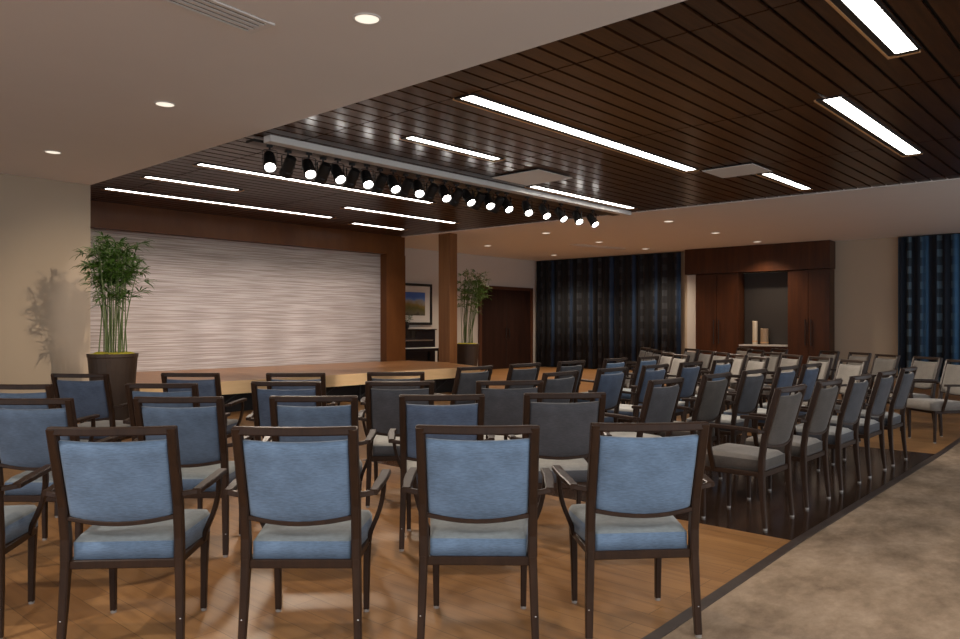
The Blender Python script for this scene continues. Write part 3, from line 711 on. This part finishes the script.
# joinery, each on the wall line
def onwall(name, label, cat, b): return thing(name, label, cat, W(wa(b), b, 0), TH+math.atan(.042))
bR, bL = wb(829, .5), wb(695, .43); bN0, bN1 = wb(787, .43), wb(738, .43); bH = wb(684, .5)
h = onwall('cabinet_header', 'wide dark wood header panel over the cabinets and niche', 'panel', bR)
obj('panel', boxbm(-.50, -.02, 0, bH-bR, 2.76, ZC-.005), M['cabwood'], h)
for k in range(1, 4): obj('joint', boxbm(-.502, -.50, (bH-bR)*k/4-.003, (bH-bR)*k/4+.003, 2.76, ZC-.01), M['doorwood'], h)
def cab(b0, b1, label):
    c = onwall('tall_cabinet', label, 'cabinet', b0); w = b1-b0
    obj('body', boxbm(-.42, -.02, 0, w, 0, 2.75), M['cabwood'], c)
    for i in (0, 1):
        d_ = obj('door', boxbm(-.445, -.422, w*i/2+.006, w*(i+1)/2-.006, .08, 2.74), M['cabwood'], c, bevel=.003)
        y = w/2 + (.07 if i else -.07)
        bm = bmesh.new(); bar(bm, [(-.475, y, .84), (-.475, y, 1.5)], (.02, .02)); box(bm, -.475, -.445, y-.008, y+.008, .88, .90); box(bm, -.475, -.445, y-.008, y+.008, 1.44, 1.46)
        obj('handle', bm, M['satin'], d_)
cab(bR+.02, bN0, 'tall dark wood double-door cabinet right of the niche')
cab(bN1, bL, 'tall dark wood double-door cabinet left of the niche')
nb = onwall('niche_counter', 'wood counter unit with pale stone top between the tall cabinets', 'counter', bN0+.01); wN = bN1-bN0-.02
obj('body', boxbm(-.38, -.02, 0, wN, 0, .80), M['cabwood'], nb)
obj('worktop', boxbm(-.44, -.02, 0, wN, .80, .84), M['stone'], nb)
obj('back_panel', boxbm(-.05, -.02, 0, wN, .84, 2.75), M['niche'], nb)
for i in (0, 1): obj('door', boxbm(-.395, -.38, wN*i/2+.005, wN*(i+1)/2-.005, .08, .78), M['cabwood'], nb)
for px, r, h_, mm, l in ((755, .065, .62, 'vase', 'tall pale cylindrical vase on the niche counter'), (764.5, .10, .42, 'vase2', 'shorter tan cylindrical vase on the niche counter')):
    b = wb(px, .25); p = W(wa(b)-.25, b, .842)
    o = thing('vase', l, 'vase', p, 0)
    bm = bmesh.new(); lathe(bm, [(r*.9, 0), (r, .02), (r, h_-.01), (r*.9, h_), (r*.8, h_), (r*.78, h_-.08)], n=24); obj('body', bm, M[mm], o, smooth=False)
    bm = bmesh.new(); lathe(bm, [(r*1.02, h_*.12), (r*1.02, h_*.16)], n=24, cap=False); obj('band', bm, M['gold'], o)
# pale reveal between dark curtain and cabinet
struct('trim_5', (lambda b0, b1: (lambda bm: (prism(bm, [(wa(b0)-.35, b0), (wa(b0), b0), (wa(b1), b1), (wa(b1)-.35, b1)], 0, 2.755), bm)[1])(bmesh.new()))(bL+.01, bH-.02), M['white_wall'], label='pale narrow wall pier between dark curtain and cabinet')

# ------------------------------------------------------------------ room lights
WARM = (1.0, .80, .60)
for D, e in ((D1, 220), (D2, 60), (D3, 30)):
    light_child('SPOT', D + Vector((0, 0, -.03)), D + Vector((0, 0, -3)), e*.5, WARM, .06, 120, .9, 'downlight_beam')
light_child('SPOT', D1 + Vector((0, 0, -.05)), (-4.9, 10.2, 1.6), 480, WARM, .012, 29, .9, 'downlight_beam')
for px, py in ((668.7, 221.3), (645.3, 248.8), (554, 255), (757, 241.7), (487.7, 245.7), (546, 233)):
    a, b = atz(px, py, ZC); p = W(a, b, ZC-.03); light_child('SPOT', p, p - Vector((0, 0, 3)), 160, WARM, .06, 125, .9, 'downlight_beam')
for x, y in ((-1.6, -.6), (.9, -.8), (-3.6, 1.6), (3.4, .4)):      # unseen downlights added behind the camera to light the front-row backs
    t = thing('recessed_downlight', 'added unseen downlight in the ceiling behind the camera', 'downlight', (x, y, ZC), 0, 'added unseen downlights behind the camera')
    bm = bmesh.new(); lathe(bm, [(.10, 0), (.10, -.006), (.086, -.008), (.082, -.001)], n=24, cap=False); obj('trim_ring', bm, M['white'], t)
    light_child('SPOT', (x, y, ZC-.03), (x, y+.9, 0), 200, (1.0, .93, .85), .08, 130, .9, 'downlight_beam')  # beam of the added unseen downlight
w = bpy.data.worlds.new('World'); bpy.context.scene.world = w; w.use_nodes = True
bg = w.node_tree.nodes['Background']; bg.inputs['Color'].default_value = (.88, .93, 1.0, 1); bg.inputs['Strength'].default_value = .78

# ------------------------------------------------------------------ camera
cam = bpy.data.cameras.new('camera'); co = bpy.data.objects.new('camera', cam); C.objects.link(co)
co.location = (0, 0, H); co.rotation_euler = (math.pi/2, 0, 0); cam.sensor_width = 36; cam.lens = F/960*36; cam.shift_y = (HY-319.5)/960
cam.clip_start = .05
bpy.context.scene.camera = co
vs = bpy.context.scene.view_settings
vs.view_transform = 'Standard'; vs.look = 'None'; vs.exposure = 0.82; vs.gamma = 1.0
